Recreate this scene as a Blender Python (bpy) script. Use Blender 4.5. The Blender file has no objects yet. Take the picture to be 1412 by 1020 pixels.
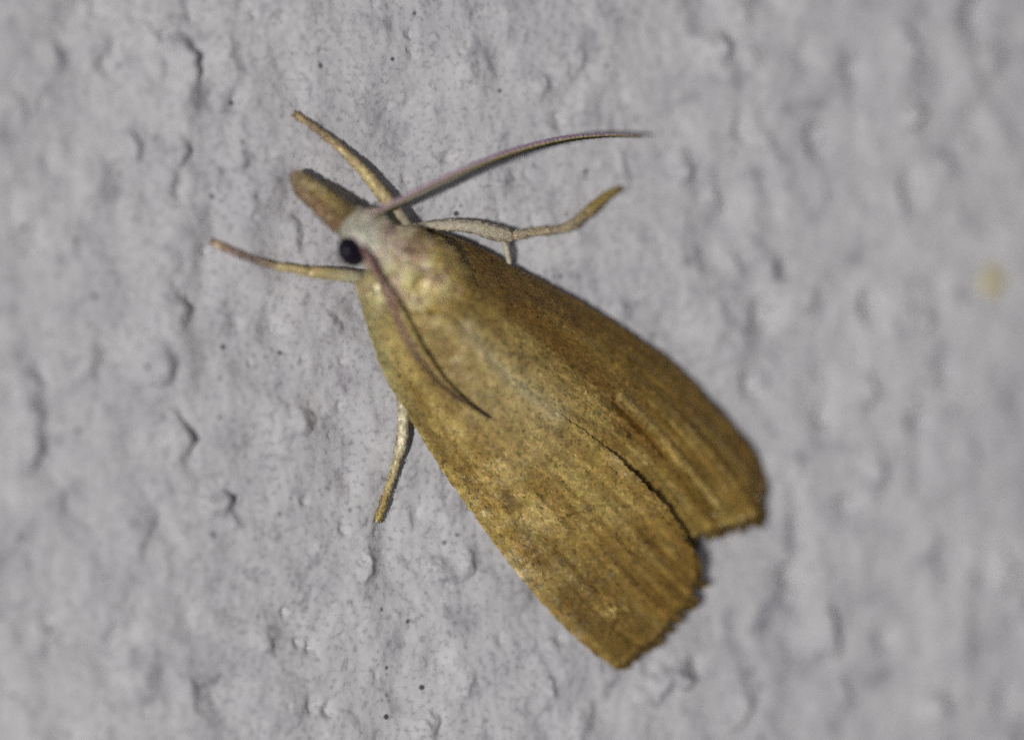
import bpy, math
import numpy as np
from mathutils import Vector

# ------------------------------------------------------------------ scene, camera, light
# 1 Blender unit = 1 cm.  The wall is the plane y = 0 (its face looks towards -y), z is up.
sc = bpy.context.scene
sc.unit_settings.system = 'METRIC'
sc.unit_settings.scale_length = 0.01
W0, H0 = 1412.0, 1020.0
YAW, DIST, PXCM = math.radians(20.0), 12.0, 560.0
CAM = np.array((-DIST * math.sin(YAW), -DIST * math.cos(YAW), 0.0))
FWD = np.array((math.sin(YAW), math.cos(YAW), 0.0))
RGT = np.array((math.cos(YAW), -math.sin(YAW), 0.0))
UPV = np.array((0.0, 0.0, 1.0))


def P(px, py, h):
    """point at height h off the wall that is seen at (px, py)"""
    px, py, h = np.broadcast_arrays(np.asarray(px, float), np.asarray(py, float), np.asarray(h, float))
    d = (FWD + ((px - W0 / 2) / PXCM / DIST)[..., None] * RGT - ((py - H0 / 2) / PXCM / DIST)[..., None] * UPV)
    t = (-h - CAM[1]) / d[..., 1]
    return CAM + t[..., None] * d


def px_of(p):
    q = np.asarray(p) - CAM
    z = q @ FWD
    return (q @ RGT) / z * DIST * PXCM + W0 / 2, -(q @ UPV) / z * DIST * PXCM + H0 / 2


cam_d = bpy.data.cameras.new('camera')
cam = bpy.data.objects.new('camera', cam_d)
sc.collection.objects.link(cam)
cam.location = CAM
cam.rotation_euler = (math.radians(90), 0, -YAW)
cam_d.sensor_width = 36.0
cam_d.lens = 36.0 * DIST * PXCM / W0
cam_d.clip_start, cam_d.clip_end = 0.1, 200.0
cam_d.dof.use_dof = True
cam_d.dof.focus_distance = float((P(545, 510, 0.0) - CAM) @ FWD)
cam_d.dof.aperture_fstop = cam_d.lens * 1e-3 / (2 * 0.54)
sc.camera = cam

w = bpy.data.worlds.new('World')
sc.world = w
w.use_nodes = True
w.node_tree.nodes['Background'].inputs[0].default_value = (0.96, 0.95, 1.0, 1)
w.node_tree.nodes['Background'].inputs[1].default_value = 0.12

LAMP_A, LAMP_E, LAMP_D = math.radians(34), math.radians(-4), 55.0
ld = bpy.data.lights.new('flash_lamp', 'AREA')
ld.shape = 'RECTANGLE'
ld.size, ld.size_y = 2.8, 2.2
ld.energy = 20600.0
ld.color = (1.0, 0.985, 0.96)
lo = bpy.data.objects.new('flash_lamp', ld)
sc.collection.objects.link(lo)
lo.location = (-LAMP_D * math.sin(LAMP_A) * math.cos(LAMP_E) + 0.5, -LAMP_D * math.cos(LAMP_A) * math.cos(LAMP_E), LAMP_D * math.sin(LAMP_E))
lo.rotation_euler = (Vector((0.5, 0, 0)) - lo.location).to_track_quat('-Z', 'Y').to_euler()

vs = sc.view_settings
vs.view_transform, vs.look, vs.exposure, vs.gamma = 'Standard', 'None', 0.0, 1.0
vs.use_curve_mapping = False
sc.render.engine = 'CYCLES'
sc.cycles.use_denoising = False
sc.cycles.max_bounces = 6
sc.cycles.use_adaptive_sampling = True
sc.cycles.adaptive_threshold = 0.028
sc.cycles.adaptive_min_samples = 12

# ------------------------------------------------------------------ helpers
rng = np.random.default_rng(7)


def lin(r, g, b):
    c = np.array((r, g, b), float) / 255.0
    return np.where(c <= 0.04045, c / 12.92, ((c + 0.055) / 1.055) ** 2.4)


def alb(r, g, b, k=1.7):
    """surface colour whose lit look in the photograph is r, g, b"""
    return np.clip(lin(r, g, b) * k, 0, 0.85)


_PT = np.random.default_rng(99).permutation(512)
_GA = np.random.default_rng(98).uniform(0, 2 * np.pi, 512)


def perlin(x, y, seed=0):
    x = np.asarray(x, float) + seed * 17.31
    y = np.asarray(y, float) + seed * 9.73
    xi, yi = np.floor(x).astype(int), np.floor(y).astype(int)
    fx, fy = x - xi, y - yi

    def g(ix, iy, dx, dy):
        a = _GA[_PT[(_PT[(ix + 131 * seed) & 511] + iy) & 511]]
        return np.cos(a) * dx + np.sin(a) * dy
    u, v = fx * fx * fx * (fx * (fx * 6 - 15) + 10), fy * fy * fy * (fy * (fy * 6 - 15) + 10)
    a, b = g(xi, yi, fx, fy), g(xi + 1, yi, fx - 1, fy)
    c, d = g(xi, yi + 1, fx, fy - 1), g(xi + 1, yi + 1, fx - 1, fy - 1)
    return 1.5 * ((a * (1 - u) + b * u) * (1 - v) + (c * (1 - u) + d * u) * v)


def sstep(a, b, x):
    t = np.clip((x - a) / (b - a), 0, 1)
    return t * t * (3 - 2 * t)


def smooth_line(pts, n=200):
    """Catmull-Rom through pts (any dimension), n samples even in arc length"""
    p = np.asarray(pts, float)
    q = np.vstack([2 * p[0] - p[1], p, 2 * p[-1] - p[-2]])
    out = []
    for i in range(1, len(q) - 2):
        t = np.linspace(0, 1, 24, endpoint=False)[:, None]
        a, b, c, d = q[i - 1], q[i], q[i + 1], q[i + 2]
        out.append(0.5 * (2 * b + (c - a) * t + (2 * a - 5 * b + 4 * c - d) * t ** 2 + (3 * b - a - 3 * c + d) * t ** 3))
    out = np.vstack(out + [p[-1:]])
    k = min(2, p.shape[1])
    s = np.concatenate([[0], np.cumsum(np.linalg.norm(np.diff(out[:, :k], axis=0), axis=1))])
    u = np.linspace(0, s[-1], n)
    return np.stack([np.interp(u, s, out[:, j]) for j in range(p.shape[1])], 1)


def node_mat(name):
    m = bpy.data.materials.new(name)
    m.use_nodes = True
    nt = m.node_tree
    return m, nt, nt.nodes['Principled BSDF']


def mesh_obj(name, verts, faces, mat, parent=None, smooth=True, colours=None):
    """faces: int array (n,3) / (n,4), or a list of index lists"""
    me = bpy.data.meshes.new(name)
    v = np.asarray(verts, np.float32)
    if isinstance(faces, np.ndarray):
        k = faces.shape[1]
        me.vertices.add(len(v))
        me.vertices.foreach_set('co', v.ravel())
        me.loops.add(faces.size)
        me.loops.foreach_set('vertex_index', faces.astype(np.int32).ravel())
        me.polygons.add(len(faces))
        me.polygons.foreach_set('loop_start', np.arange(0, faces.size, k, dtype=np.int32))
        me.polygons.foreach_set('loop_total', np.full(len(faces), k, np.int32))
        me.update(calc_edges=True)
    else:
        me.from_pydata(v.tolist(), [], faces)
    if colours is not None:
        at = me.color_attributes.new('tint', 'FLOAT_COLOR', 'POINT')
        c = np.ones((len(v), 4), np.float32)
        c[:, :3] = colours
        at.data.foreach_set('color', c.ravel())
    if smooth:
        me.polygons.foreach_set('use_smooth', np.ones(len(me.polygons), bool))
    me.materials.append(mat)
    me.validate()
    o = bpy.data.objects.new(name, me)
    sc.collection.objects.link(o)
    if parent is not None:
        o.parent = parent
    return o


def grid_quads(nu, nv, wrap=False):
    i, j = np.meshgrid(np.arange(nu - 1), np.arange(nv if wrap else nv - 1), indexing='ij')
    j2 = (j + 1) % nv
    return np.stack([i * nv + j, (i + 1) * nv + j, (i + 1) * nv + j2, i * nv + j2], -1).reshape(-1, 4)


# ------------------------------------------------------------------ wall relief
# lips: (path in photo pixels, height in cm, reach to the left in px): the plaster stands proud on the left of the
# path and drops on its right.  dents: (x, y, radius px, depth cm).
LIPS = [
    ([(203, 40), (218, 68), (241, 60), (256, 82), (266, 112), (273, 144), (275, 168)], .024, 34),
    ([(246, 188), (249, 206), (241, 225)], .018, 14), ([(176, 190), (185, 206), (182, 218)], .012, 16),
    ([(225, 332), (237, 377)], .008, 12), ([(233, 405), (246, 430), (235, 453)], .022, 22),
    ([(212, 478), (226, 502), (214, 526)], .017, 26), ([(232, 578), (252, 604), (242, 630)], .024, 26),
    ([(38, 510), (49, 543), (43, 601)], .026, 22), ([(46, 604), (48, 625), (38, 650)], .022, 20),
    ([(147, 478), (125, 502), (100, 516), (76, 512)], .009, 26), ([(303, 684), (306, 710)], .02, 14),
    ([(200, 704), (193, 740), (176, 760)], .013, 26), ([(300, 840), (301, 866)], .011, 12),
    ([(370, 866), (362, 902)], .012, 14), ([(238, 940), (262, 955), (268, 985)], .011, 26), ([(320, 712), (321, 730)], .011, 10),
    ([(659, 754), (634, 790), (594, 783), (578, 787)], .017, 12), ([(638, 692), (612, 717)], .009, 8),
    ([(585, 982), (598, 1018)], .018, 14), ([(733, 890), (750, 950), (732, 988)], .012, 30), ([(415, 566), (421, 582), (416, 598)], .022, 16),
    ([(390, 302), (402, 319), (403, 342)], .014, 16), ([(451, 435), (455, 450), (447, 462)], .02, 12),
    ([(797, 66), (794, 90), (776, 115)], .012, 20), ([(742, 106), (752, 132)], .009, 14), ([(696, 236), (692, 264)], .010, 14),
    ([(851, 210), (853, 252)], .012, 14), ([(1243, 40), (1254, 68), (1272, 104)], .02, 22), ([(1259, 146), (1262, 172)], .028, 18),
    ([(1228, 250), (1242, 300)], .010, 24), ([(978, 240), (992, 298)], .014, 24), ([(1137, 838), (1152, 895)], .022, 22),
    ([(1160, 935), (1170, 975)], .015, 24), ([(1377, 762), (1387, 785), (1372, 815)], .024, 24), ([(1288, 945), (1305, 992)], .018, 24),
    ([(1024, 905), (1034, 957), (1022, 990), (1004, 1003)], .02, 26), ([(960, 915), (949, 936), (921, 932), (912, 944), (906, 957), (880, 963)], .026, 14),
    ([(940, 212), (948, 236), (934, 258)], .016, 26), ([(1113, 395), (1118, 425)], .012, 20), ([(1195, 515), (1200, 552)], .012, 24),
    ([(1010, 350), (1015, 378)], .014, 14), ([(1030, 62), (1042, 86)], .012, 14), ([(985, 40), (998, 88)], .02, 20), ([(1014, 4), (1026, 30)], .014, 14),
    ([(1330, 190), (1338, 212)], .018, 14), ([(1296, 214), (1308, 246)], .016, 18), ([(1270, 430), (1276, 452)], .022, 14),
    ([(150, 260), (142, 285)], .007, 22), ([(70, 60), (80, 100)], .008, 22), ([(20, 130), (28, 160)], .010, 22), ([(310, 60), (326, 100)], .010, 16),
    ([(330, 205), (336, 232)], .012, 14), ([(352, 256), (368, 282)], .010, 16), ([(560, 770), (566, 800)], .009, 12), ([(500, 762), (508, 778), (496, 802)], .012, 12),
    ([(30, 700), (36, 740)], .007, 22), ([(120, 750), (126, 785)], .008, 20), ([(860, 420), (856, 436)], .02, 12), ([(1060, 180), (1050, 200)], .01, 16),
    ([(1330, 600), (1345, 650)], .012, 24), ([(1200, 620), (1215, 680)], .010, 26), ([(1090, 620), (1100, 660)], .009, 24), ([(1280, 740), (1290, 790)], .010, 26),
    ([(640, 80), (650, 120)], .007, 16), ([(560, 120), (552, 150)], .007, 14), ([(690, 30), (700, 62)], .007, 16), ([(655, 930), (640, 960)], .009, 14),
]
DENTS = [(580, 707, 9, .02), (430, 893, 6, .03), (430, 973, 8, .02), (453, 980, 7, .022), (393, 842, 4, .02), (413, 886, 4, .02), (474, 731, 6, .014),
         (326, 447, 7, .012), (567, 47, 6, .018), (569, 72, 6, .016), (770, 167, 9, .016), (620, 218, 8, .012), (1127, 193, 12, .022), (1080, 370, 8, .034),
         (1200, 423, 11, .024), (1053, 433, 16, .012), (1037, 530, 11, .014), (1137, 577, 10, .012), (1300, 515, 10, .012), (1273, 580, 14, .012),
         (1093, 800, 14, .024), (957, 921, 8, .024), (1023, 180, 10, .014), (68, 224, 9, .01), (145, 88, 8, .012), (60, 140, 5, .012), (68, 855, 8, .012),
         (38, 875, 9, .01), (45, 770, 9, .01), (250, 265, 10, .012), (325, 137, 6, .016), (355, 270, 8, .014), (770, 882, 7, .012), (500, 772, 6, .014),
         (735, 300, 5, .012), (715, 345, 5, .016), (690, 300, 4, .012), (560, 250, 6, .01), (283, 345, 4, .016), (470, 560, 5, .012), (1170, 700, 12, .012),
         (1225, 880, 14, .01), (1390, 960, 14, .012), (1350, 20, 14, .012), (1180, 95, 16, .010), (420, 690, 5, .012), (690, 880, 6, .010), (520, 930, 6, .010)]


_r = np.random.default_rng(5)


def ad_(x, y):
    return 100.0 if x < 330 or x > 950 else math.hypot(x - 640, y - 520)


for _ in range(150):                      # small pinholes and grit marks, in loose clusters
    _x, _y = _r.uniform(-40, 1450), _r.uniform(-30, 1050)
    if perlin(_x / 150, _y / 150, 21) > _r.uniform(-.35, .35):
        DENTS.append((_x, _y, _r.uniform(2.2, 5.0), _r.uniform(.004, .012)))


for _ in range(110):                      # broader dimples and blobs of paint
    _x, _y = _r.uniform(-60, 1470), _r.uniform(-40, 1060)
    if abs(ad_(_x, _y)) > 60:
        DENTS.append((_x, _y, _r.uniform(14, 32), _r.uniform(.006, .016) * _r.choice((1, 1, -1))))


def wall_height(x, z):
    """relief of the plaster (cm towards the viewer) at wall position x, z"""
    x, z = np.asarray(x, float), np.asarray(z, float)
    a = math.radians(12)
    xs, zs = x * math.cos(a) + z * math.sin(a), -x * math.sin(a) + z * math.cos(a)
    wx = xs + 0.05 * perlin(xs * 5, zs * 4, 11)
    wz = zs + 0.06 * perlin(xs * 5, zs * 4, 12)
    h = 0.018 * perlin(wx * 1.9, wz * 1.3, 1) + 0.008 * perlin(wx * 4.2, wz * 3.4, 2)
    lump = perlin(wx * 9, wz * 6.5, 3)
    h = h + 0.0105 * np.clip(lump, -.2, 1) * (1 + .8 * perlin(x * 2.3, z * 2.3, 10))
    lump2 = perlin(wx * 17 + lump, wz * 13, 7)
    h = h + 0.0020 * np.abs(lump2) * (1 + perlin(x * 4, z * 4, 8))
    r = perlin(wx * 8, wz * 4.6, 4)
    h = h - 0.010 * np.clip(r - 0.34, 0, 1) / 0.5 * (1 + perlin(x * 3, z * 3, 9))
    h = h + 0.0024 * perlin(x * 30, z * 26, 5) + 0.0012 * perlin(x * 62, z * 56, 6)
    return h


def wall_features(x, z, h):
    h = h.copy()
    sx, sz = h.shape
    X, Z = x[:, 0], z[0]

    def window(pts, r):
        i0, i1 = np.searchsorted(X, (pts[:, 0].min() - r, pts[:, 0].max() + r))
        j0, j1 = np.searchsorted(Z, (pts[:, 1].min() - r, pts[:, 1].max() + r))
        return slice(i0, i1), slice(j0, j1)
    for k, (path, amp, reach) in enumerate(LIPS):
        w3 = P(*np.asarray(smooth_line(path, 40)).T, 0.0)
        q = w3[:, (0, 2)]
        R = reach / PXCM * 3.2 + 0.06
        si, sj = window(q, R)
        gx, gz = x[si, sj], z[si, sj]
        if gx.size == 0:
            continue
        jx = gx + 0.010 * perlin(gx * 17, gz * 17, 20 + k % 7) + 0.008 * perlin(gx * 44, gz * 44, 3)
        jz = gz + 0.010 * perlin(gx * 17, gz * 17, 30 + k % 5) + 0.008 * perlin(gx * 44, gz * 44, 4)
        d2 = (jx[..., None] - q[:, 0]) ** 2 + (jz[..., None] - q[:, 1]) ** 2
        n = d2.argmin(-1)
        d = np.sqrt(d2.min(-1))
        tg = np.gradient(q, axis=0)
        tg /= np.linalg.norm(tg, axis=1)[:, None]
        side = (jx - q[n, 0]) * (-tg[n, 1]) + (jz - q[n, 1]) * tg[n, 0]      # > 0 on the right of a path that runs downwards
        u = n / (len(q) - 1)
        endd = np.where((n == 0) | (n == len(q) - 1), np.abs((jx - q[n, 0]) * tg[n, 0] + (jz - q[n, 1]) * tg[n, 1]), 0)
        tap = np.sin(np.pi * np.clip(u * 0.86 + 0.07, 0, 1)) ** 0.7 * np.exp(-(endd / (0.4 * reach / PXCM)) ** 2)
        rr = reach / PXCM
        prof = np.where(side < 0, np.exp(-(d / (1.3 * rr)) ** 1.6), 1 - sstep(0, 0.034, d)) - 0.25 * np.where(side > 0, sstep(0, 0.02, d) * np.exp(-(d / (0.7 * rr))), 0)
        brk = .72 + .7 * perlin(gx * 14, gz * 14, 60 + k % 5)
        h[si, sj] += (2.6 if k < 11 else 1.9) * amp * tap * prof * brk
    for k, (px, py, r, dep) in enumerate(DENTS):
        q = P(px, py, 0.0)[None, (0, 2)]
        rr = r / PXCM
        si, sj = window(q, rr * 4)
        gx, gz = x[si, sj], z[si, sj]
        if gx.size == 0:
            continue
        jx = gx + 0.5 * rr * perlin(gx / rr * .7, gz / rr * .7, 40 + k % 9)
        jz = gz + 0.5 * rr * perlin(gx / rr * .7, gz / rr * .7, 50 + k % 9)
        e = np.sqrt(((jx - q[0, 0]) * 1.15) ** 2 + ((jz - q[0, 1]) * 0.85) ** 2) / rr
        h[si, sj] += -dep * (2.6 if k < 48 and px > 940 else 1.6 if r > 9 else .95) * np.exp(-(e * .8) ** 2) 
    return h


def axis(lo, hi, fine, out_lo, out_hi, coarse):
    return np.concatenate([np.arange(out_lo, lo, coarse), np.arange(lo, hi, fine), np.arange(hi, out_hi + coarse, coarse)])


ax_x = axis(-1.45, 1.62, 0.0042, -7, 8, 0.05)
ax_z = axis(-1.05, 1.05, 0.0042, -6, 6, 0.05)
gx, gz = np.meshgrid(ax_x, ax_z, indexing='ij')
gh = wall_features(gx, gz, wall_height(gx, gz))


def wall_at(px, py):
    """relief of the built wall under a photo position"""
    p = P(px, py, 0.0)
    i = np.clip(np.searchsorted(ax_x, p[..., 0]), 0, len(ax_x) - 1)
    j = np.clip(np.searchsorted(ax_z, p[..., 2]), 0, len(ax_z) - 1)
    return gh[i, j]


# wall material: matt, slightly dirty white masonry paint
m_wall, nt, bs = node_mat('painted_plaster')
N, L = nt.nodes, nt.links
tc = N.new('ShaderNodeTexCoord')


def noise(scale, detail=3, rough=.55, vec=None):
    n = N.new('ShaderNodeTexNoise')
    n.inputs['Scale'].default_value = scale
    n.inputs['Detail'].default_value = detail
    n.inputs['Roughness'].default_value = rough
    L.new((vec or tc.outputs['Object']), n.inputs['Vector'])
    return n


def ramp(src, stops):
    r = N.new('ShaderNodeValToRGB')
    e = r.color_ramp.elements
    while len(e) < len(stops):
        e.new(0.5)
    for k, (p, c) in enumerate(stops):
        e[k].position = p
        e[k].color = (*c, 1)
    L.new(src, r.inputs[0])
    return r


def mix(kind, fac, a, b):
    x = N.new('ShaderNodeMixRGB')
    x.blend_type = kind
    if isinstance(fac, float):
        x.inputs[0].default_value = fac
    else:
        L.new(fac, x.inputs[0])
    L.new(a, x.inputs[1])
    L.new(b, x.inputs[2])
    return x


n1 = noise(1.6, 4)
c1 = ramp(n1.outputs['Fac'], [(.3, (.552, .540, .564)), (.7, (.634, .621, .634))])
n2 = noise(9, 5, .6)
c2 = ramp(n2.outputs['Fac'], [(.3, (.86, .86, .88)), (.62, (1, 1, 1))])
cA = mix('MULTIPLY', 1.0, c1.outputs[0], c2.outputs[0])
n3 = noise(70, 2, .5)
c3 = ramp(n3.outputs['Fac'], [(.30, (.72, .71, .72)), (.46, (1, 1, 1)), (.75, (1.06, 1.06, 1.05))])
cB = mix('MULTIPLY', 1.0, cA.outputs[0], c3.outputs[0])
vo = N.new('ShaderNodeTexVoronoi')
vo.inputs['Scale'].default_value = 17
L.new(tc.outputs['Object'], vo.inputs['Vector'])
sp = ramp(vo.outputs['Distance'], [(.08, (.16, .155, .18)), (.15, (1, 1, 1))])  # shade inside tiny pinholes, painted as dark specks
n4 = noise(5, 2)
gate = ramp(n4.outputs['Fac'], [(.50, (0, 0, 0)), (.60, (1, 1, 1))])
cC = mix('MULTIPLY', gate.outputs[0], cB.outputs[0], sp.outputs[0])
mp = N.new('ShaderNodeMapping')
mp.inputs['Scale'].default_value = (1.0, 1.0, .75)
mp.inputs['Rotation'].default_value = (0, math.radians(12), 0)
L.new(tc.outputs['Object'], mp.inputs['Vector'])
n6 = noise(11, 4, .6, mp.outputs[0])
smu = ramp(n6.outputs['Fac'], [(.30, (.66, .65, .69)), (.43, (1, 1, 1))])
cD = mix('MULTIPLY', 1.0, cC.outputs[0], smu.outputs[0])
L.new(cD.outputs[0], bs.inputs['Base Color'])
bs.inputs['Roughness'].default_value = 0.75
bs.inputs['Specular IOR Level'].default_value = 0.25
n5 = noise(95, 4, .65)
bp = N.new('ShaderNodeBump')
bp.inputs['Strength'].default_value = 0.5
bp.inputs['Distance'].default_value = 0.004
L.new(n5.outputs['Fac'], bp.inputs['Height'])
L.new(bp.outputs[0], bs.inputs['Normal'])

nv0 = gx.size
wv = np.stack([gx, -gh, gz], -1).reshape(-1, 3)
wf = grid_quads(*gx.shape)[:, ::-1]
wall = mesh_obj('wall', wv, wf.copy(), m_wall)
wall['kind'] = 'structure'
wall['label'] = 'rough white painted plaster wall with pits and ridges'
wall['category'] = 'wall'

# ------------------------------------------------------------------ materials of the moth


def tint_mat(name, rough=.45, metallic=0.0, spec=.5, sheen=0.0, bump=None, sub=0.0):
    m, nt_, b = node_mat(name)
    a = nt_.nodes.new('ShaderNodeAttribute')
    a.attribute_name = 'tint'
    b.inputs['Roughness'].default_value = rough
    b.inputs['Metallic'].default_value = metallic
    b.inputs['Specular IOR Level'].default_value = spec
    b.inputs['Sheen Weight'].default_value = sheen
    t = nt_.nodes.new('ShaderNodeTexCoord')
    n = nt_.nodes.new('ShaderNodeTexNoise')
    n.inputs['Scale'].default_value = 60
    n.inputs['Detail'].default_value = 3
    nt_.links.new(t.outputs['Object'], n.inputs['Vector'])
    r = nt_.nodes.new('ShaderNodeValToRGB')
    r.color_ramp.elements[0].position, r.color_ramp.elements[0].color = .25, (.72, .70, .68, 1)
    r.color_ramp.elements[1].position, r.color_ramp.elements[1].color = .75, (1.15, 1.13, 1.08, 1)
    nt_.links.new(n.outputs['Fac'], r.inputs[0])
    x = nt_.nodes.new('ShaderNodeMixRGB')
    x.blend_type = 'MULTIPLY'
    x.inputs[0].default_value = 1
    nt_.links.new(a.outputs['Color'], x.inputs[1])
    nt_.links.new(r.outputs[0], x.inputs[2])
    nt_.links.new(x.outputs[0], b.inputs['Base Color'])
    if bump:
        q = nt_.nodes.new('ShaderNodeBump')
        q.inputs['Strength'].default_value = bump
        q.inputs['Distance'].default_value = 0.004
        n2_ = nt_.nodes.new('ShaderNodeTexNoise')
        n2_.inputs['Scale'].default_value = 140
        nt_.links.new(t.outputs['Object'], n2_.inputs['Vector'])
        nt_.links.new(n2_.outputs['Fac'], q.inputs['Height'])
        nt_.links.new(q.outputs[0], b.inputs['Normal'])
    return m


m_membrane = tint_mat('wing_membrane', .5, 0, .4, 0, .5)
m_scale = tint_mat('wing_scale', .40, .05, .45)
m_fringe = tint_mat('fringe_hair', .55, 0, .4)
m_skin = tint_mat('scaled_cuticle', .55, 0, .35, 0, .6)
m_fur = tint_mat('body_scale', .36, .10, .5)
m_eye, nt, bs = node_mat('compound_eye')
N, L = nt.nodes, nt.links
tc = N.new('ShaderNodeTexCoord')
n1 = noise(20, 2)
c1 = ramp(n1.outputs['Fac'], [(.3, (.004, .003, .010)), (.7, (.012, .007, .018))])
L.new(c1.outputs[0], bs.inputs['Base Color'])
bs.inputs['Roughness'].default_value = .45
bs.inputs['Specular IOR Level'].default_value = .25
vo = N.new('ShaderNodeTexVoronoi')
vo.inputs['Scale'].default_value = 150
L.new(tc.outputs['Object'], vo.inputs['Vector'])
bp = N.new('ShaderNodeBump')
bp.inputs['Strength'].default_value = .3
bp.inputs['Distance'].default_value = .002
L.new(vo.outputs['Distance'], bp.inputs['Height'])
L.new(bp.outputs[0], bs.inputs['Normal'])

# ------------------------------------------------------------------ the moth: root
moth = bpy.data.objects.new('moth', None)
sc.collection.objects.link(moth)
moth.empty_display_size = 0.1
moth['label'] = 'ochre brown grass moth with folded wings clinging to white plaster'
moth['category'] = 'moth'

# ------------------------------------------------------------------ wings
AX0 = np.array((560.0, 370.0))
AXD = np.array((960.0, 735.0)) - AX0
AXD /= np.linalg.norm(AXD)
AXN = np.array((AXD[1], -AXD[0]))          # to the upper right
AX3 = (P(960, 735, .1) - P(560, 370, .1))
AX3 /= np.linalg.norm(AX3)


def ad(px, py):
    x, y = np.asarray(px) - AX0[0], np.asarray(py) - AX0[1]
    return x * AXD[0] + y * AXD[1], x * AXN[0] + y * AXN[1]


L_COSTA = [(489, 384), (494, 402), (501, 428), (512, 465), (525, 503), (546, 544), (572, 585), (604, 638), (640, 690), (680, 745), (720, 797), (760, 843), (800, 883), (832, 909), (846, 916)]
L_INNER = [(628, 436), (664, 476), (702, 514), (764, 566), (820, 606), (869, 649), (898, 679), (917, 699), (934, 722), (944, 740)]
L_TERM = [(846, 916), (861, 905), (878, 886), (893, 878), (913, 857), (925, 841), (939, 829), (947, 812), (953, 797), (955, 780), (954, 762), (944, 740)]
R_COSTA = [(572, 315), (600, 320), (640, 334), (672, 349), (702, 366), (743, 387), (797, 416), (851, 449), (888, 474), (933, 508), (970, 546), (1003, 582), (1030, 614), (1045, 639), (1051, 655)]
R_INNER = [(606, 446), (645, 490), (690, 540), (750, 596), (800, 634), (850, 690), (905, 762)]
R_TERM = [(1051, 655), (1049, 670), (1043, 684), (1042, 703), (1024, 712), (1000, 719), (974, 725), (950, 735), (905, 762)]

_lc = np.array([ad(*p) for p in L_COSTA])
_rc = np.array([ad(*p) for p in R_COSTA])
_md = np.array([ad(*p) for p in [(520, 330), (580, 388)] + L_INNER[:-1] + [(980, 770)]])


def roof(px, py):
    """height of the folded wings above the wall"""
    a, d = ad(px, py)
    m = np.interp(a, _md[:, 0], _md[:, 1])
    wl = m - np.interp(a, _lc[:, 0], _lc[:, 1])
    wr = np.interp(a, _rc[:, 0], _rc[:, 1]) - m
    q = np.where(d < m, (m - d) / np.maximum(wl, 30), (d - m) / np.maximum(wr, 30))
    q = np.clip(q, 0, 1.15)
    hr = np.interp(a, [-60, 0, 80, 200, 330, 450, 540, 640], [.17, .205, .212, .195, .165, .128, .100, .08])
    hc = np.interp(a, [-60, 80, 300, 500, 640], [.075, .06, .05, .045, .04])
    return hc + (hr - hc) * (1 - q ** 1.75)


def coons(c0, c1, e0, e1, ns, nt_):
    """c0/c1 along s at t=0/1, e0/e1 along t at s=0/1"""
    A, B = smooth_line(c0, ns), smooth_line(c1, ns)
    C, D = smooth_line(e0, nt_), smooth_line(e1, nt_)
    s, t = np.linspace(0, 1, ns)[:, None, None], np.linspace(0, 1, nt_)[None, :, None]
    S = (1 - t) * A[:, None] + t * B[:, None] + (1 - s) * C[None] + s * D[None]
    S -= (1 - s) * (1 - t) * C[0] + s * t * D[-1] + s * (1 - t) * D[0] + (1 - s) * t * C[-1]
    return S


def px_noise(px, py, sc_, seed):
    return perlin(px / sc_, py / sc_, seed)


def near_path(px, py, path, wdt):
    q = smooth_line(path, 60)
    out = np.zeros(px.shape)
    for k in range(0, len(px), 20000):
        d2 = (px[k:k + 20000, None] - q[:, 0]) ** 2 + (py[k:k + 20000, None] - q[:, 1]) ** 2
        out[k:k + 20000] = np.exp(-d2.min(1) / (2 * wdt * wdt))
    return out


OCHRE, STRAW, BROWN, PALE, DARK = alb(140, 117, 55), alb(164, 146, 88), alb(106, 82, 37), alb(186, 174, 128), alb(58, 40, 18)


def lerp(a, b, f):
    return a * (1 - f[:, None]) + b * f[:, None]


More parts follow.
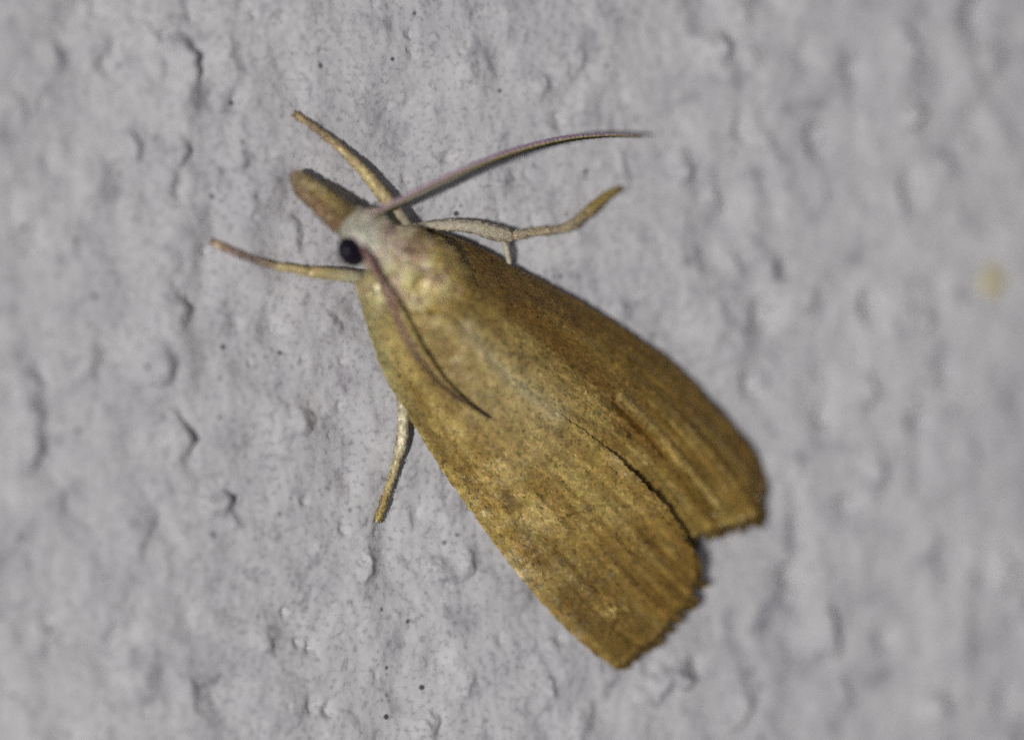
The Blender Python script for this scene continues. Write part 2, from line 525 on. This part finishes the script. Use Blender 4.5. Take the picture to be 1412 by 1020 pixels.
def wing_colour(px, py, left):
    a, d = ad(px, py)
    m = np.interp(a, _md[:, 0], _md[:, 1])
    c = np.tile(OCHRE, (len(px), 1))
    # streaks that run with the veins
    wd = np.where(d < m, m - np.interp(a, _lc[:, 0], _lc[:, 1]), np.interp(a, _rc[:, 0], _rc[:, 1]) - m)
    q = (d - m) / np.maximum(wd, 40)
    st = perlin(a / 240, q * 13, 3) * .75 + perlin(a / 60, q * 9, 4) * .3 + perlin(a / 90, q * 30, 9) * .25 * sstep(120, 300, a)
    c = lerp(c, BROWN, np.clip(.32 + .75 * st, 0, .9))
    c = lerp(c, STRAW, np.clip(.15 - .8 * st + .5 * perlin(px / 55, py / 55, 5), 0, .75))
    # dusty pale middle, straw base
    dust = np.exp(-((a - 215) / 120) ** 2 - ((d - m + 20) / 75) ** 2)
    c = lerp(c, alb(158, 146, 104), np.clip(.6 * dust, 0, 1))
    c = lerp(c, alb(176, 170, 140), .55 * near_path(px, py, [(640, 448), (672, 485), (712, 524), (764, 566)], 9))
    base = sstep(150, -40, a)
    c = lerp(c, alb(166, 156, 108), .7 * base if left else .35 * base)
    if left:
        edge = sstep(26, 4, d - np.interp(a, _lc[:, 0], _lc[:, 1]))
        c = lerp(c, alb(158, 140, 80), .6 * edge * sstep(100, 260, a))
        c = lerp(c, alb(150, 148, 104), .6 * edge * sstep(260, 60, a))
        c = lerp(c, DARK, .55 * near_path(px, py, [(694, 680), (700, 700)], 6))
        c = lerp(c, DARK, .3 * near_path(px, py, [(797, 700), (812, 696)], 5))
        c = lerp(c, BROWN, .5 * sstep(360, 520, a))
        for k, (p0, p1) in enumerate([((560, 560), (640, 660)), ((700, 720), (800, 820)), ((760, 760), (880, 870)), ((800, 850), (850, 900)), ((770, 820), (830, 885)), ((830, 760), (910, 830))]):
            c = lerp(c, BROWN * .8, .5 * near_path(px, py, [p0, p1], 5))
    else:
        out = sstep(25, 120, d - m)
        c = lerp(c, BROWN * .88, .6 * out)  # browner outer half, with shade of the far slope painted in
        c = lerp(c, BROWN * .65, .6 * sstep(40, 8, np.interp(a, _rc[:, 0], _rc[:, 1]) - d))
        c = lerp(c, alb(96, 64, 22), .55 * near_path(px, py, [(660, 372), (760, 470), (830, 530), (900, 615)], 14))
        c = lerp(c, STRAW, .6 * near_path(px, py, [(850, 541), (900, 590), (930, 627), (985, 690)], 4))  # lit side of the vein fold, painted pale
        c = lerp(c, STRAW, .45 * near_path(px, py, [(655, 455), (702, 508), (764, 562)], 5))
        c = lerp(c, DARK, .4 * near_path(px, py, [(942, 650), (962, 672), (980, 697)], 3))  # shade in the groove beside the fold, painted dark
    spk = px_noise(px, py, 6, 8)
    c = lerp(c, DARK, np.clip(1.5 * (spk - .26), 0, .5))
    mid = perlin(a / 34, d / 15, 12)
    c = c * (1 + .26 * mid)[:, None]
    if left:
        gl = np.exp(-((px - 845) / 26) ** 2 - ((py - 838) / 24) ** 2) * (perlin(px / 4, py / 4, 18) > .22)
        c = lerp(c, alb(206, 166, 100), .7 * gl)  # painted glint: gold flecks in the scale colour
    c = c * np.array((.89, .862, .85))
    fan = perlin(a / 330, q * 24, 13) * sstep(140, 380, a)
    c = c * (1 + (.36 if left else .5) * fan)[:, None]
    return c


def scales(name, verts, quads, n, dirv, Lc, Wc, lift, colour, mat, parent, keep=None, jit=.35, seed=1, contrast=.26, yaw=.22, odd=1.0):
    """thousands of overlapping leaf-shaped scales lying on a surface, too small to tell apart: one part"""
    r = np.random.default_rng(seed)
    tri = np.vstack([quads[:, (0, 1, 2)], quads[:, (0, 2, 3)]])
    A, B, C = verts[tri[:, 0]], verts[tri[:, 1]], verts[tri[:, 2]]
    nn = np.cross(B - A, C - A)
    ar = np.linalg.norm(nn, axis=1)
    ok = ar > 1e-12
    A, B, C, nn, ar = A[ok], B[ok], C[ok], nn[ok], ar[ok]
    nn = nn / ar[:, None]
    k = r.choice(len(ar), n, p=ar / ar.sum())
    u, v = r.random(n), r.random(n)
    f = u + v > 1
    u[f], v[f] = 1 - u[f], 1 - v[f]
    p = A[k] + u[:, None] * (B[k] - A[k]) + v[:, None] * (C[k] - A[k])
    nr = nn[k]
    if keep is not None:
        kk = keep(p, nr)
        p, nr = p[kk], nr[kk]
        n = len(p)
    dv = dirv(p) if callable(dirv) else np.tile(dirv, (n, 1))
    dv = dv - (dv * nr).sum(1)[:, None] * nr
    dv /= np.linalg.norm(dv, axis=1)[:, None] + 1e-9
    sd = np.cross(nr, dv)
    an = r.normal(0, yaw, n)[:, None]
    dv, sd = dv * np.cos(an) + sd * np.sin(an), sd * np.cos(an) - dv * np.sin(an)
    ro = r.normal(0, .10, n)[:, None]
    sd = sd * np.cos(ro) + nr * np.sin(ro)
    ln = (Lc * (1 + jit * r.uniform(-1, 1, n)))[:, None]
    wd = (Wc * (1 + jit * r.uniform(-1, 1, n)))[:, None] * .5
    lf = (lift * r.uniform(.3, 1.3, n))[:, None]
    b = p + nr * (.0012 + .0010 * r.random(n)[:, None])
    V = np.stack([b - sd * wd * .55, b + sd * wd * .55, b + dv * ln * .6 + sd * wd + nr * lf * .6, b + dv * ln + nr * lf, b + dv * ln * .6 - sd * wd + nr * lf * .6], 1)
    F = np.arange(n * 5).reshape(n, 5)
    x, y = px_of(p)
    col = colour(x, y)
    col = col * np.exp(r.normal(0, contrast, n))[:, None]
    z = r.random(n)
    col[z < .05 * odd] *= .45
    gl_ = z > 1 - .015 * odd
    col[gl_] = col[gl_] * 1.35 + .03
    col = np.clip(col * r.normal(1, .05, (n, 3)), .004, .85)
    o = mesh_obj(name, V.reshape(-1, 3), F, mat, parent, smooth=False, colours=np.repeat(col, 5, 0))
    o['kind'] = 'stuff'
    return o


def build_wing(left):
    if left:
        S = coons(L_COSTA, L_INNER, [L_COSTA[0], (515, 408), (560, 428), L_INNER[0]], L_TERM, 150, 90)
    else:
        S = coons(R_COSTA, R_INNER, [R_COSTA[0], (590, 345), (612, 395), R_INNER[0]], R_TERM, 150, 90)
    ns, nn = S.shape[:2]
    px, py = S[..., 0], S[..., 1]
    s, t = np.meshgrid(np.linspace(0, 1, ns), np.linspace(0, 1, nn), indexing='ij')
    h = roof(px, py)
    if left:
        h = h + .004 + .034 * sstep(.78, 1, t) * sstep(.58, .84, s) - .006 * sstep(.93, 1, t) * sstep(.58, .40, s)          # the inner margin stands proud of the other wing
        h = h - .018 * sstep(.90, 1, s)
    else:
        a, d = ad(px, py)
        m = np.interp(a, _md[:, 0], _md[:, 1])
        h = h - .003 - .02 * sstep(0, -22, d - m) - .020 * sstep(.93, 1, s) - .016 * sstep(45, 0, d - m) * sstep(.5, .8, s)
    fan = np.zeros_like(h)
    for k, t0 in enumerate(np.linspace(.08, .94, 13)):                            # veins, strongest at the outer margin
        tt = t0 + .03 * np.sin(3 * s + k)
        fan += np.exp(-((t - tt) / .013) ** 2) * (1 if k % 2 else -.9)
    h = h + fan * (.0036 * sstep(.5, .92, s) if left else .0042 * sstep(.25, .85, s))
    if not left:
        q = near_path(px.ravel(), py.ravel(), [(858, 548), (900, 592), (935, 635), (985, 695)], 5).reshape(px.shape)
        q2 = near_path(px.ravel(), py.ravel(), [(848, 552), (890, 598), (925, 640), (976, 700)], 5).reshape(px.shape)
        h = h + .010 * q - .012 * q2
    h = h + .004 * perlin(px / 60, py / 60, 14 + left) + .0016 * perlin(px / 18, py / 18, 16 + left)
    v = P(px, py, h).reshape(-1, 3)
    quads = grid_quads(ns, nn)
    if left:
        quads = quads[:, ::-1].copy()
    # orient towards the viewer
    A, B, C = v[quads[:, 0]], v[quads[:, 1]], v[quads[:, 2]]
    if np.cross(B - A, C - A)[:, 1].mean() > 0:
        quads = quads[:, ::-1].copy()
    # closed sheet with a real thickness
    nrm = np.zeros_like(v)
    fn = np.cross(v[quads[:, 1]] - v[quads[:, 0]], v[quads[:, 2]] - v[quads[:, 0]])
    for j in range(4):
        np.add.at(nrm, quads[:, j], fn)
    nrm /= np.linalg.norm(nrm, axis=1)[:, None] + 1e-12
    nb = len(v)
    idx = np.arange(nb).reshape(ns, nn)
    rim = np.concatenate([idx[:, 0], idx[-1, 1:], idx[-2::-1, -1], idx[0, -2:0:-1]])
    rq = np.stack([rim, np.roll(rim, -1), np.roll(rim, -1) + nb, rim + nb], 1)
    av = np.vstack([v, v - nrm * .0035])
    af = np.vstack([quads, quads[:, ::-1] + nb, rq])
    cc = wing_colour(*px_of(v), left) * .8
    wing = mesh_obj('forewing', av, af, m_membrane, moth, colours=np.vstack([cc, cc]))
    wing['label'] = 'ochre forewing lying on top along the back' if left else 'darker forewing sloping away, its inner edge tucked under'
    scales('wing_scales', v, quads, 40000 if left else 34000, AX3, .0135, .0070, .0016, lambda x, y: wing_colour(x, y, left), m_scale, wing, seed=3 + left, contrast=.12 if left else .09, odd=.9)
    # fringe of hair scales along the outer margin
    r = np.random.default_rng(21 + left)
    e = v.reshape(ns, nn, 3)[-1]
    e2 = v.reshape(ns, nn, 3)[-6]
    n = 520
    u = np.sort(r.random(n)) * (nn - 1.001)
    i = u.astype(int)
    f = (u - i)[:, None]
    p = e[i] * (1 - f) + e[i + 1] * f
    dv = p - (e2[i] * (1 - f) + e2[i + 1] * f)
    dv /= np.linalg.norm(dv, axis=1)[:, None]
    dv = dv * .55 + AX3 * .6
    dv[:, 1] += .15
    along = e[np.minimum(i + 1, nn - 1)] - e[i]
    along /= np.linalg.norm(along, axis=1)[:, None] + 1e-9
    clump = perlin(u / 3.1, u * 0 + .37, 5)
    dv = dv + along * (clump * .55 + r.normal(0, .12, n))[:, None]
    dv /= np.linalg.norm(dv, axis=1)[:, None]
    ln = ((.026 + .034 * clump + .012 * r.random(n)) * (1 + .35 * perlin(u / 14, u * 0 + .61, 8)))[:, None].clip(.006)
    wd = (.0035 + .003 * r.random(n))[:, None]
    up = np.array((0, -1, 0)) * (.0015 * r.normal(0, 1, n))[:, None]
    p = p - dv * .008
    V = np.stack([p - along * wd, p + along * wd, p + dv * ln + along * wd * .9 + up, p + dv * ln * 1.25 + up, p + dv * ln - along * wd * .9 + up], 1)
    x, y = px_of(p)
    c = lerp(wing_colour(x, y, left), alb(58, 46, 18), np.full(n, .8)) * np.exp(r.normal(0, .3, n))[:, None]
    o = mesh_obj('fringe', V.reshape(-1, 3), np.arange(n * 5).reshape(n, 5), m_fringe, wing, smooth=False, colours=np.repeat(np.clip(c, .004, .8), 5, 0))
    o['kind'] = 'stuff'
    return wing


build_wing(True)
build_wing(False)


# ------------------------------------------------------------------ tubes for body, legs, antennae
def tube(pts, radii, nseg=14, n=60, flat=1.0, cap=True, wob=0.0, seed=0, joints=0):
    """loft along pts (px, py, h); radii in px; flat squashes the section towards the wall"""
    q = smooth_line([(a, b, c * PXCM, r) for (a, b, c), r in zip(pts, radii)], n)
    c = P(q[:, 0], q[:, 1], q[:, 2] / PXCM)
    r = np.maximum(q[:, 3], .3) / PXCM
    t = np.gradient(c, axis=0)
    t /= np.linalg.norm(t, axis=1)[:, None]
    nrm = np.tile(np.array((0., -1., 0.)), (n, 1))
    nrm -= (nrm * t).sum(1)[:, None] * t
    nrm /= np.linalg.norm(nrm, axis=1)[:, None]
    sd = np.cross(t, nrm)
    if cap:                                                                    # rounded ends
        k = np.arange(n)
        for m in (k, n - 1 - k):
            pass
        L_ = np.concatenate([[0], np.cumsum(np.linalg.norm(np.diff(c, axis=0), axis=1))])
        for dd, r0 in ((L_, r[0]), (L_[-1] - L_, r[-1])):
            e = np.clip(dd / max(r0, 1e-4), 0, 1)
            r = r * np.sqrt(np.clip(1 - (1 - e) ** 2, .004, 1))
    if joints:                                                                 # foot segments: each flares to its far end, a notch between
        uu = np.linspace(0, 1, n) ** .8 * joints % 1
        r = r * (.84 + .26 * uu ** 1.5 - .22 * np.exp(-((uu - .98) / .03) ** 2))
    th = np.linspace(0, 2 * np.pi, nseg, endpoint=False)
    rr = r[:, None] * (1 + wob * perlin(np.arange(n)[:, None] * .35 + seed, np.cos(th)[None] * 1.7 + np.sin(th)[None] * .9, 3))
    v = c[:, None] + rr[..., None] * (np.cos(th)[None, :, None] * sd[:, None] + flat * np.sin(th)[None, :, None] * nrm[:, None])
    f = grid_quads(n, nseg, wrap=True)[:, ::-1]
    v = v.reshape(-1, 3)
    fo = (np.cross(v[f[:, 1]] - v[f[:, 0]], v[f[:, 2]] - v[f[:, 0]]) * (v[f[:, 0]] - np.repeat(c, nseg, 0)[f[:, 0]])).sum(1)
    if fo.mean() < 0:
        f = f[:, ::-1].copy()
    ends = np.vstack([v[:nseg].mean(0), v[-nseg:].mean(0)])
    k = np.arange(nseg)
    capq = np.vstack([np.stack([np.full(nseg, len(v)), k, (k + 1) % nseg, (k + 1) % nseg], 1)[:0]])
    return v, f, ends, np.repeat(np.linspace(0, 1, n), nseg), np.tile(th, n)


def close(v, f, ends, nseg):
    n0 = len(v)
    k = np.arange(nseg)
    a = [[n0, int((i + 1) % nseg), int(i)] for i in k][:]
    b = [[n0 + 1, int(n0 - nseg + i), int(n0 - nseg + (i + 1) % nseg)] for i in k]
    return np.vstack([v, ends]), f.tolist() + [x[::-1] for x in a] + [x[::-1] for x in b]


def tube_obj(name, pts, radii, colour, mat, parent, nseg=14, n=60, flat=1.0, wob=0.0, seed=0, joints=0):
    v, f, ends, u, th = tube(pts, radii, nseg, n, flat, True, wob, seed, joints)
    c = colour(u, th)
    v2, f2 = close(v, f, ends, nseg)
    c2 = np.vstack([c, c[:1], c[-1:]])
    return mesh_obj(name, v2, f2, mat, parent, colours=c2), v, f


def stops(u, tab):
    xs = [s[0] for s in tab]
    return np.stack([np.interp(u, xs, [s[1][j] for s in tab]) for j in range(3)], 1)


CREAM, GOLD, LILAC = alb(178, 168, 150), alb(172, 148, 84), alb(150, 126, 122)


def body_colour(px, py):
    a, d = ad(px, py)
    c = np.tile(CREAM, (len(px), 1))
    c = lerp(c, alb(176, 164, 118), sstep(-60, 10, a))
    c = lerp(c, GOLD, np.clip(.15 + 1.7 * perlin(px / 22, py / 22, 3), 0, .8) * sstep(-50, 30, a))
    c = lerp(c, LILAC, np.clip(.2 + 1.7 * perlin(px / 26, py / 26, 6), 0, .6))
    c = lerp(c, alb(172, 172, 162), np.exp(-((px - 488) ** 2 + (py - 312) ** 2) / 500))
    c = lerp(c, OCHRE, np.clip(sstep(25, 85, a) + .8 * sstep(22, 55, d + .25 * perlin(px / 8, py / 8, 2) * 60), 0, 1) * .9)
    c = lerp(c, BROWN, .5 * np.exp(-((px - 560) ** 2 + (py - 330) ** 2) / 200))
    return c


# body: head, thorax and abdomen as one continuous surface
BODY = [((470, 306, .105), 12), ((484, 312, .118), 22), ((501, 321, .122), 30), ((522, 337, .118), 32), ((545, 355, .125), 46), ((575, 382, .128), 56), ((602, 406, .120), 53),
        ((632, 436, .095), 42), ((690, 498, .075), 32), ((760, 570, .062), 27), ((830, 645, .052), 20), ((880, 700, .045), 10)]
body, bv, bf = tube_obj('body', [b[0] for b in BODY], [b[1] for b in BODY], lambda u, th: np.tile(CREAM * .7, (len(u), 1)), m_skin, moth, nseg=32, n=90, flat=.88, wob=.03)
bc = np.zeros((len(body.data.vertices), 4), np.float32)
bx, by = px_of(np.array([v.co for v in body.data.vertices]))
bc[:, :3] = body_colour(bx, by) * .75
bc[:, 3] = 1
body.data.color_attributes['tint'].data.foreach_set('color', bc.ravel())


def back_dir(p):
    return np.tile(AX3, (len(p), 1))


scales('body_scales', bv, bf, 15000, AX3, .034, .0075, .006, body_colour, m_fur, body, keep=lambda p, nr: (nr[:, 1] < .25) & (px_of(p)[0] < 668), seed=9, contrast=.2, yaw=.35)


# shoulder lappets over the wing bases
def lobe(name, cx, cy, h, ra, rb, rot, thick, colour, n, seed):
    th, ph = np.meshgrid(np.linspace(0, 2 * np.pi, 28, endpoint=False), np.linspace(0.02, np.pi - .02, 16), indexing='ij')
    c, s = math.cos(rot), math.sin(rot)
    ex, ey = np.cos(th) * np.sin(ph), np.sin(th) * np.sin(ph)
    ex = ex * (1 + .18 * ey)
    X = cx + c * ex * ra - s * ey * rb
    Y = cy + s * ex * ra + c * ey * rb
    hh = h + thick * np.cos(ph) - .018 * ex
    v = P(X, Y, hh).reshape(-1, 3)
    i, j = np.meshgrid(np.arange(28), np.arange(15), indexing='ij')
    i2 = (i + 1) % 28
    q = np.stack([i * 16 + j, i * 16 + j + 1, i2 * 16 + j + 1, i2 * 16 + j], -1).reshape(-1, 4)
    A, B, C = v[q[:, 0]], v[q[:, 1]], v[q[:, 2]]
    if (np.cross(B - A, C - A) * (A - v.mean(0))).sum(1).mean() < 0:
        q = q[:, ::-1].copy()
    x, y = px_of(v)
    o = mesh_obj(name, v, q, m_skin, moth, colours=colour(x, y) * .75)
    scales(name + '_scales', v, q, n, AX3, .026, .009, .004, colour, m_fur, o, keep=lambda p, nr: nr[:, 1] < .1, seed=seed, contrast=.22, yaw=.4)
    return o


def teg_colour(cx, cy):
    def f(px, py):
        c = body_colour(px, py)
        c = lerp(c, alb(168, 136, 66), np.full(len(px), .15))
        rr = np.hypot(px - cx, py - cy)
        return lerp(c, alb(112, 84, 74), .85 * np.exp(-((rr - 32) / 5) ** 2) * (px > cx + 2))
    return f


lobe('tegula', 603, 403, .188, 40, 28, math.radians(50), .026, teg_colour(604, 410), 3000, 31)
lobe('tegula', 528, 412, .120, 44, 24, math.radians(62), .035, lambda x, y: lerp(body_colour(x, y), alb(160, 150, 100), np.full(len(x), .6)), 3000, 32)


# eyes
def eye(cx, cy, h, rx, ry, rot, rz):
    th, ph = np.meshgrid(np.linspace(0, 2 * np.pi, 28, endpoint=False), np.linspace(0.02, np.pi - .02, 18), indexing='ij')
    c, s = math.cos(rot), math.sin(rot)
    ex, ey = np.cos(th) * np.sin(ph) * rx, np.sin(th) * np.sin(ph) * ry
    v = P(cx + c * ex - s * ey, cy + s * ex + c * ey, h + rz * np.cos(ph)).reshape(-1, 3)
    i, j = np.meshgrid(np.arange(28), np.arange(17), indexing='ij')
    i2 = (i + 1) % 28
    q = np.stack([i * 18 + j, i2 * 18 + j, i2 * 18 + j + 1, i * 18 + j + 1], -1).reshape(-1, 4)
    A, B, C = v[q[:, 0]], v[q[:, 1]], v[q[:, 2]]
    if (np.cross(B - A, C - A) * (A - v.mean(0))).sum(1).mean() < 0:
        q = q[:, ::-1].copy()
    return mesh_obj('eye', v, q, m_eye, moth)


eye(484, 347, .150, 18, 22, math.radians(-30), .036)
eye(527, 304, .112, 15, 18, math.radians(-40), .034)

# snout: two long labial palps held side by side
PAL = [(0, alb(126, 108, 70)), (.5, alb(138, 120, 72)), (.85, alb(142, 126, 88)), (.94, alb(146, 126, 100)), (1, alb(96, 74, 70))]
PAL2 = [(0, alb(128, 104, 72)), (.6, alb(138, 112, 80)), (1, alb(136, 110, 84))]
for pts, rad, tab, sd_ in (
        ([(492, 308, .115), (470, 289, .105), (448, 270, .090), (425, 255, .072), (405, 243, .056)], [13, 11.5, 8.8, 8.6, 9.2], PAL, 1),
        ([(482, 318, .105), (460, 302, .098), (441, 286, .086), (425, 272, .070), (411, 259, .056)], [12.5, 9.8, 7.4, 6.6, 6.2], PAL2, 2)):
    o, v, f = tube_obj('palp', pts, rad, lambda u, th: stops(u, tab), m_skin, moth, nseg=18, n=50, flat=1.1, wob=.17, seed=sd_)
    dirp = P(*pts[-1]) - P(*pts[0])
    dirp /= np.linalg.norm(dirp)
    c0, c1 = np.array(pts[0][:2]), np.array(pts[-1][:2])

    def pc(x, y, tab=tab, c0=c0, c1=c1):
        u = np.clip(((x - c0[0]) * (c1 - c0)[0] + (y - c0[1]) * (c1 - c0)[1]) / ((c1 - c0) ** 2).sum(), 0, 1)
        c = stops(u, tab) * .80
        return c * .88 + c.mean(1)[:, None] * .12
    scales('palp_scales', v, f, 2600, dirp, .015, .006,   .002, pc, m_scale, o, seed=40 + sd_, contrast=.24, yaw=.3)


# antennae
def antenna(pts, rad, flat, cols, tip=1.0):
    def col(u, th):
        # pale scaled upper side, shade painted dark on the underside, dull purple brown flank
        k = (th / (2 * np.pi)) % 1
        c = stops(k, cols)
        ring = (.82 + .18 * np.sin(u * 420)) * (1 - (1 - tip) * sstep(.42, .66, u))  # far end painted dark to continue the antenna's cast shadow line
        return c * ring[:, None]
    o, v, f = tube_obj('antenna', pts, rad, col, m_skin, moth, nseg=16, n=300, flat=flat, joints=52)
    return o


PUR, DRK, STR = alb(142, 118, 146), alb(44, 42, 24), alb(158, 148, 104)
antenna([(512, 297, .165), (545, 281, .185), (600, 254, .20), (660, 227, .20), (720, 206, .185), (780, 192, .16), (835, 187, .13), (886, 188, .105)],
        [4.2, 5.4, 6.0, 6.2, 5.9, 4.9, 3.6, 2.0], .8, [(0, DRK), (.20, DRK), (.23, STR), (.28, STR), (.32, PUR), (.6, PUR), (.8, DRK), (1, DRK)])
BRA = alb(112, 82, 84)
ant = [(499, 340), (512, 362), (525, 388), (545, 430), (561, 465), (577, 493), (604, 526), (640, 554), (677, 577)]
clear = [.018, .036, .058, .085, .100, .102, .078, .040, .008]
antenna([(x, y, max(float(roof(x, y)) + .012, .165 if i < 2 else 0) + c_) for i, ((x, y), c_) in enumerate(zip(ant, clear))],
        [3.8, 4.2, 4.2, 4.1, 3.9, 3.6, 3.2, 2.7, 1.6], .8, [(0, BRA), (.25, BRA * 1.2), (.5, BRA), (1, BRA * .8)], .25)


# ------------------------------------------------------------------ legs
def leg(upper, upper_r, tars, tars_r, utab, ttab, spurs=()):
    def cf(tab, sd_):
        def f(u, th):
            c = stops(u, tab)
            c = (c * .74 + c.mean(1)[:, None] * .26) * .95
            return c * (1 + .3 * perlin(u * 34, np.cos(th) * 1.5, sd_))[:, None]
        return f
    o, v, f = tube_obj('leg', upper, [x_ * .86 for x_ in upper_r], cf(utab, 3), m_skin, moth, nseg=16, n=60, wob=.06, seed=len(upper))
    d = P(*upper[-1]) - P(*upper[0])
    d /= np.linalg.norm(d)
    c0, c1 = np.array(upper[0][:2]), np.array(upper[-1][:2])

    def lc(x, y, c0=c0, c1=c1, tab=utab):
        u = np.clip(((x - c0[0]) * (c1 - c0)[0] + (y - c0[1]) * (c1 - c0)[1]) / ((c1 - c0) ** 2).sum(), 0, 1)
        c = stops(u, tab)
        return (c * .78 + c.mean(1)[:, None] * .22) * .95
    scales('leg_scales', v, f, 1500 if upper[0][0] != 560 else 500, d, .011, .0055, .0010, lc, m_fur, o, seed=60 + int(upper[0][0]) % 17, contrast=.08, yaw=.25, odd=.2)
    tt, tv, tf = tube_obj('tarsus', tars, [x_ * .80 for x_ in tars_r], cf(ttab, 4), m_skin, o, nseg=14, n=110, wob=.10, seed=len(tars) + 3, joints=5)
    d2 = P(*tars[-1]) - P(*tars[0])
    d2 /= np.linalg.norm(d2)
    t0_, t1_ = np.array(tars[0][:2]), np.array(tars[-1][:2])

    def tcol(x, y):
        u = np.clip(((x - t0_[0]) * (t1_ - t0_)[0] + (y - t0_[1]) * (t1_ - t0_)[1]) / ((t1_ - t0_) ** 2).sum(), 0, 1)
        c = stops(u, ttab)
        return (c * .8 + c.mean(1)[:, None] * .2) * .95
    scales('tarsus_scales', tv, tf, 500, d2, .011, .004, .0004, tcol, m_fur, o, seed=80 + int(tars[0][0]) % 13, contrast=.2, yaw=.2, odd=1.5)
    for k_ in (-1, 1):                                                         # the two claws that hold on to the plaster
        x, y, z_ = tars[-1]
        e_ = (t1_ - np.array(tars[-2][:2]))
        e_ = e_ / np.linalg.norm(e_)
        n_ = np.array((-e_[1], e_[0])) * k_
        c_ = [np.array((x, y)) + e_ * a_ + n_ * b_ for a_, b_ in ((-3, 1), (2.5, 2.5), (5.5, 5))]
        tube_obj('claw', [(c_[0][0], c_[0][1], z_), (c_[1][0], c_[1][1], z_), (c_[2][0], c_[2][1], z_ - .007)], [1.5, 1.3, .6],
                 lambda u, th: np.tile(alb(92, 66, 44), (len(u), 1)), m_skin, o, nseg=8, n=12)
    for sp_, sr in spurs:
        tube_obj('spur', sp_, sr, cf(utab, 5), m_skin, o, nseg=10, n=20)
    return o


def foot(px, py, k=.010):
    return float(wall_at(px, py)) + k


LG, LC, LB, LP = alb(178, 158, 104), alb(168, 160, 134), alb(122, 106, 96), alb(172, 163, 142)
# front leg by the snout, upper
leg([(566, 322, .075), (545, 292, .075), (525, 266, .068), (504, 240, .058), (484, 219, .05)], [8.5, 8.8, 8.6, 7.4, 6.2],
    [(486, 221, .05), (468, 204, .04), (448, 188, .032), (430, 174, .025), (408, 159, foot(408, 159))], [6.0, 5.4, 5.0, 4.7, 4.4],
    [(0, LC), (.2, LC), (.45, LG), (1, LG)], [(0, LG), (.35, alb(170, 146, 100)), (.7, alb(140, 118, 92)), (1, alb(160, 138, 92))])
# front leg, lower left
leg([(498, 384, .07), (476, 380, .062), (452, 377, .055), (428, 376, .048)], [7.5, 7.5, 7.5, 6.8],
    [(430, 376, .048), (405, 371, .04), (376, 366, .032), (345, 356, .026), (320, 346, .022), (294, 334, foot(294, 334))], [6.5, 6, 5, 5, 5, 4],
    [(0, LC), (.6, alb(166, 152, 100)), (.8, LG), (1, LG)], [(0, LG), (.3, LG), (.5, LB), (.8, alb(128, 104, 92)), (1, alb(176, 150, 100))])
# middle leg, right
leg([(560, 316, .07), (585, 312, .07), (615, 311, .07), (650, 313, .07), (682, 321, .066), (706, 326, .062)], [4, 5.5, 8, 9.5, 11.5, 9],
    [(704, 326, .062), (730, 321, .058), (760, 318, .052), (784, 312, .05), (803, 298, .04), (822, 282, .03), (836, 270, .026), (854, 261, foot(854, 261))], [8, 7, 7.2, 8, 9, 9, 7, 5],
    [(0, LP), (.5, LP), (1, alb(164, 152, 128))], [(0, alb(160, 146, 120)), (.5, alb(150, 134, 104)), (.75, alb(140, 116, 48)), (1, alb(136, 116, 44))],
    [([(694, 328, .06), (698, 344, .05), (703, 366, .045)], [4.5, 4.2, 3.5])])
# middle leg, left
leg([(562, 520, .055), (556, 545, .055), (556, 575, .05), (554, 606, .042), (548, 630, .034)], [6, 7, 7.5, 7.5, 6],
    [(549, 628, .034), (543, 650, .03), (534, 676, .026), (527, 697, .022), (521, 715, foot(521, 715))], [5.6, 5.6, 5.4, 5.2, 5],
    [(0, LC), (.6, alb(184, 174, 140)), (1, alb(176, 166, 130))], [(0, alb(176, 164, 120)), (.45, LG), (.7, alb(150, 124, 60)), (1, alb(196, 170, 90))])

# ------------------------------------------------------------------ yellowish grain set in the plaster
m_grain, nt, bs = node_mat('yellow_sand_grain')
N, L = nt.nodes, nt.links
tc = N.new('ShaderNodeTexCoord')
n1 = noise(30, 3)
c1 = ramp(n1.outputs['Fac'], [(.3, alb(146, 141, 122)), (.7, alb(158, 151, 130))])
L.new(c1.outputs[0], bs.inputs['Base Color'])
bs.inputs['Roughness'].default_value = .6
ring = [(1347, 396), (1350, 376), (1360, 364), (1376, 360), (1388, 368), (1389, 388), (1380, 408), (1371, 416), (1360, 409)]
cx, cy = np.mean([p[0] for p in ring]), np.mean([p[1] for p in ring])
gv, gf = [], []
base = float(wall_at(1367, 388))
for f_, hh in ((1.0, -.03), (1.0, .001), (.9, .005), (.5, .007)):
    for x, y in ring:
        gv.append(P(cx + (x - cx) * f_, cy + (y - cy) * f_, base + hh + .004 * math.sin(x * .31)))
nr_ = len(ring)
gv.append(P(cx, cy, base + .008))
for k in range(3):
    for i in range(nr_):
        gf.append([k * nr_ + i, k * nr_ + (i + 1) % nr_, (k + 1) * nr_ + (i + 1) % nr_, (k + 1) * nr_ + i])
for i in range(nr_):
    gf.append([3 * nr_ + i, 3 * nr_ + (i + 1) % nr_, 4 * nr_])
gf.append(list(range(nr_))[::-1])
g = mesh_obj('sand_grain', np.array(gv), gf, m_grain)
g['label'] = 'pale yellow sand grain stuck in the white plaster wall'
g['category'] = 'grain'
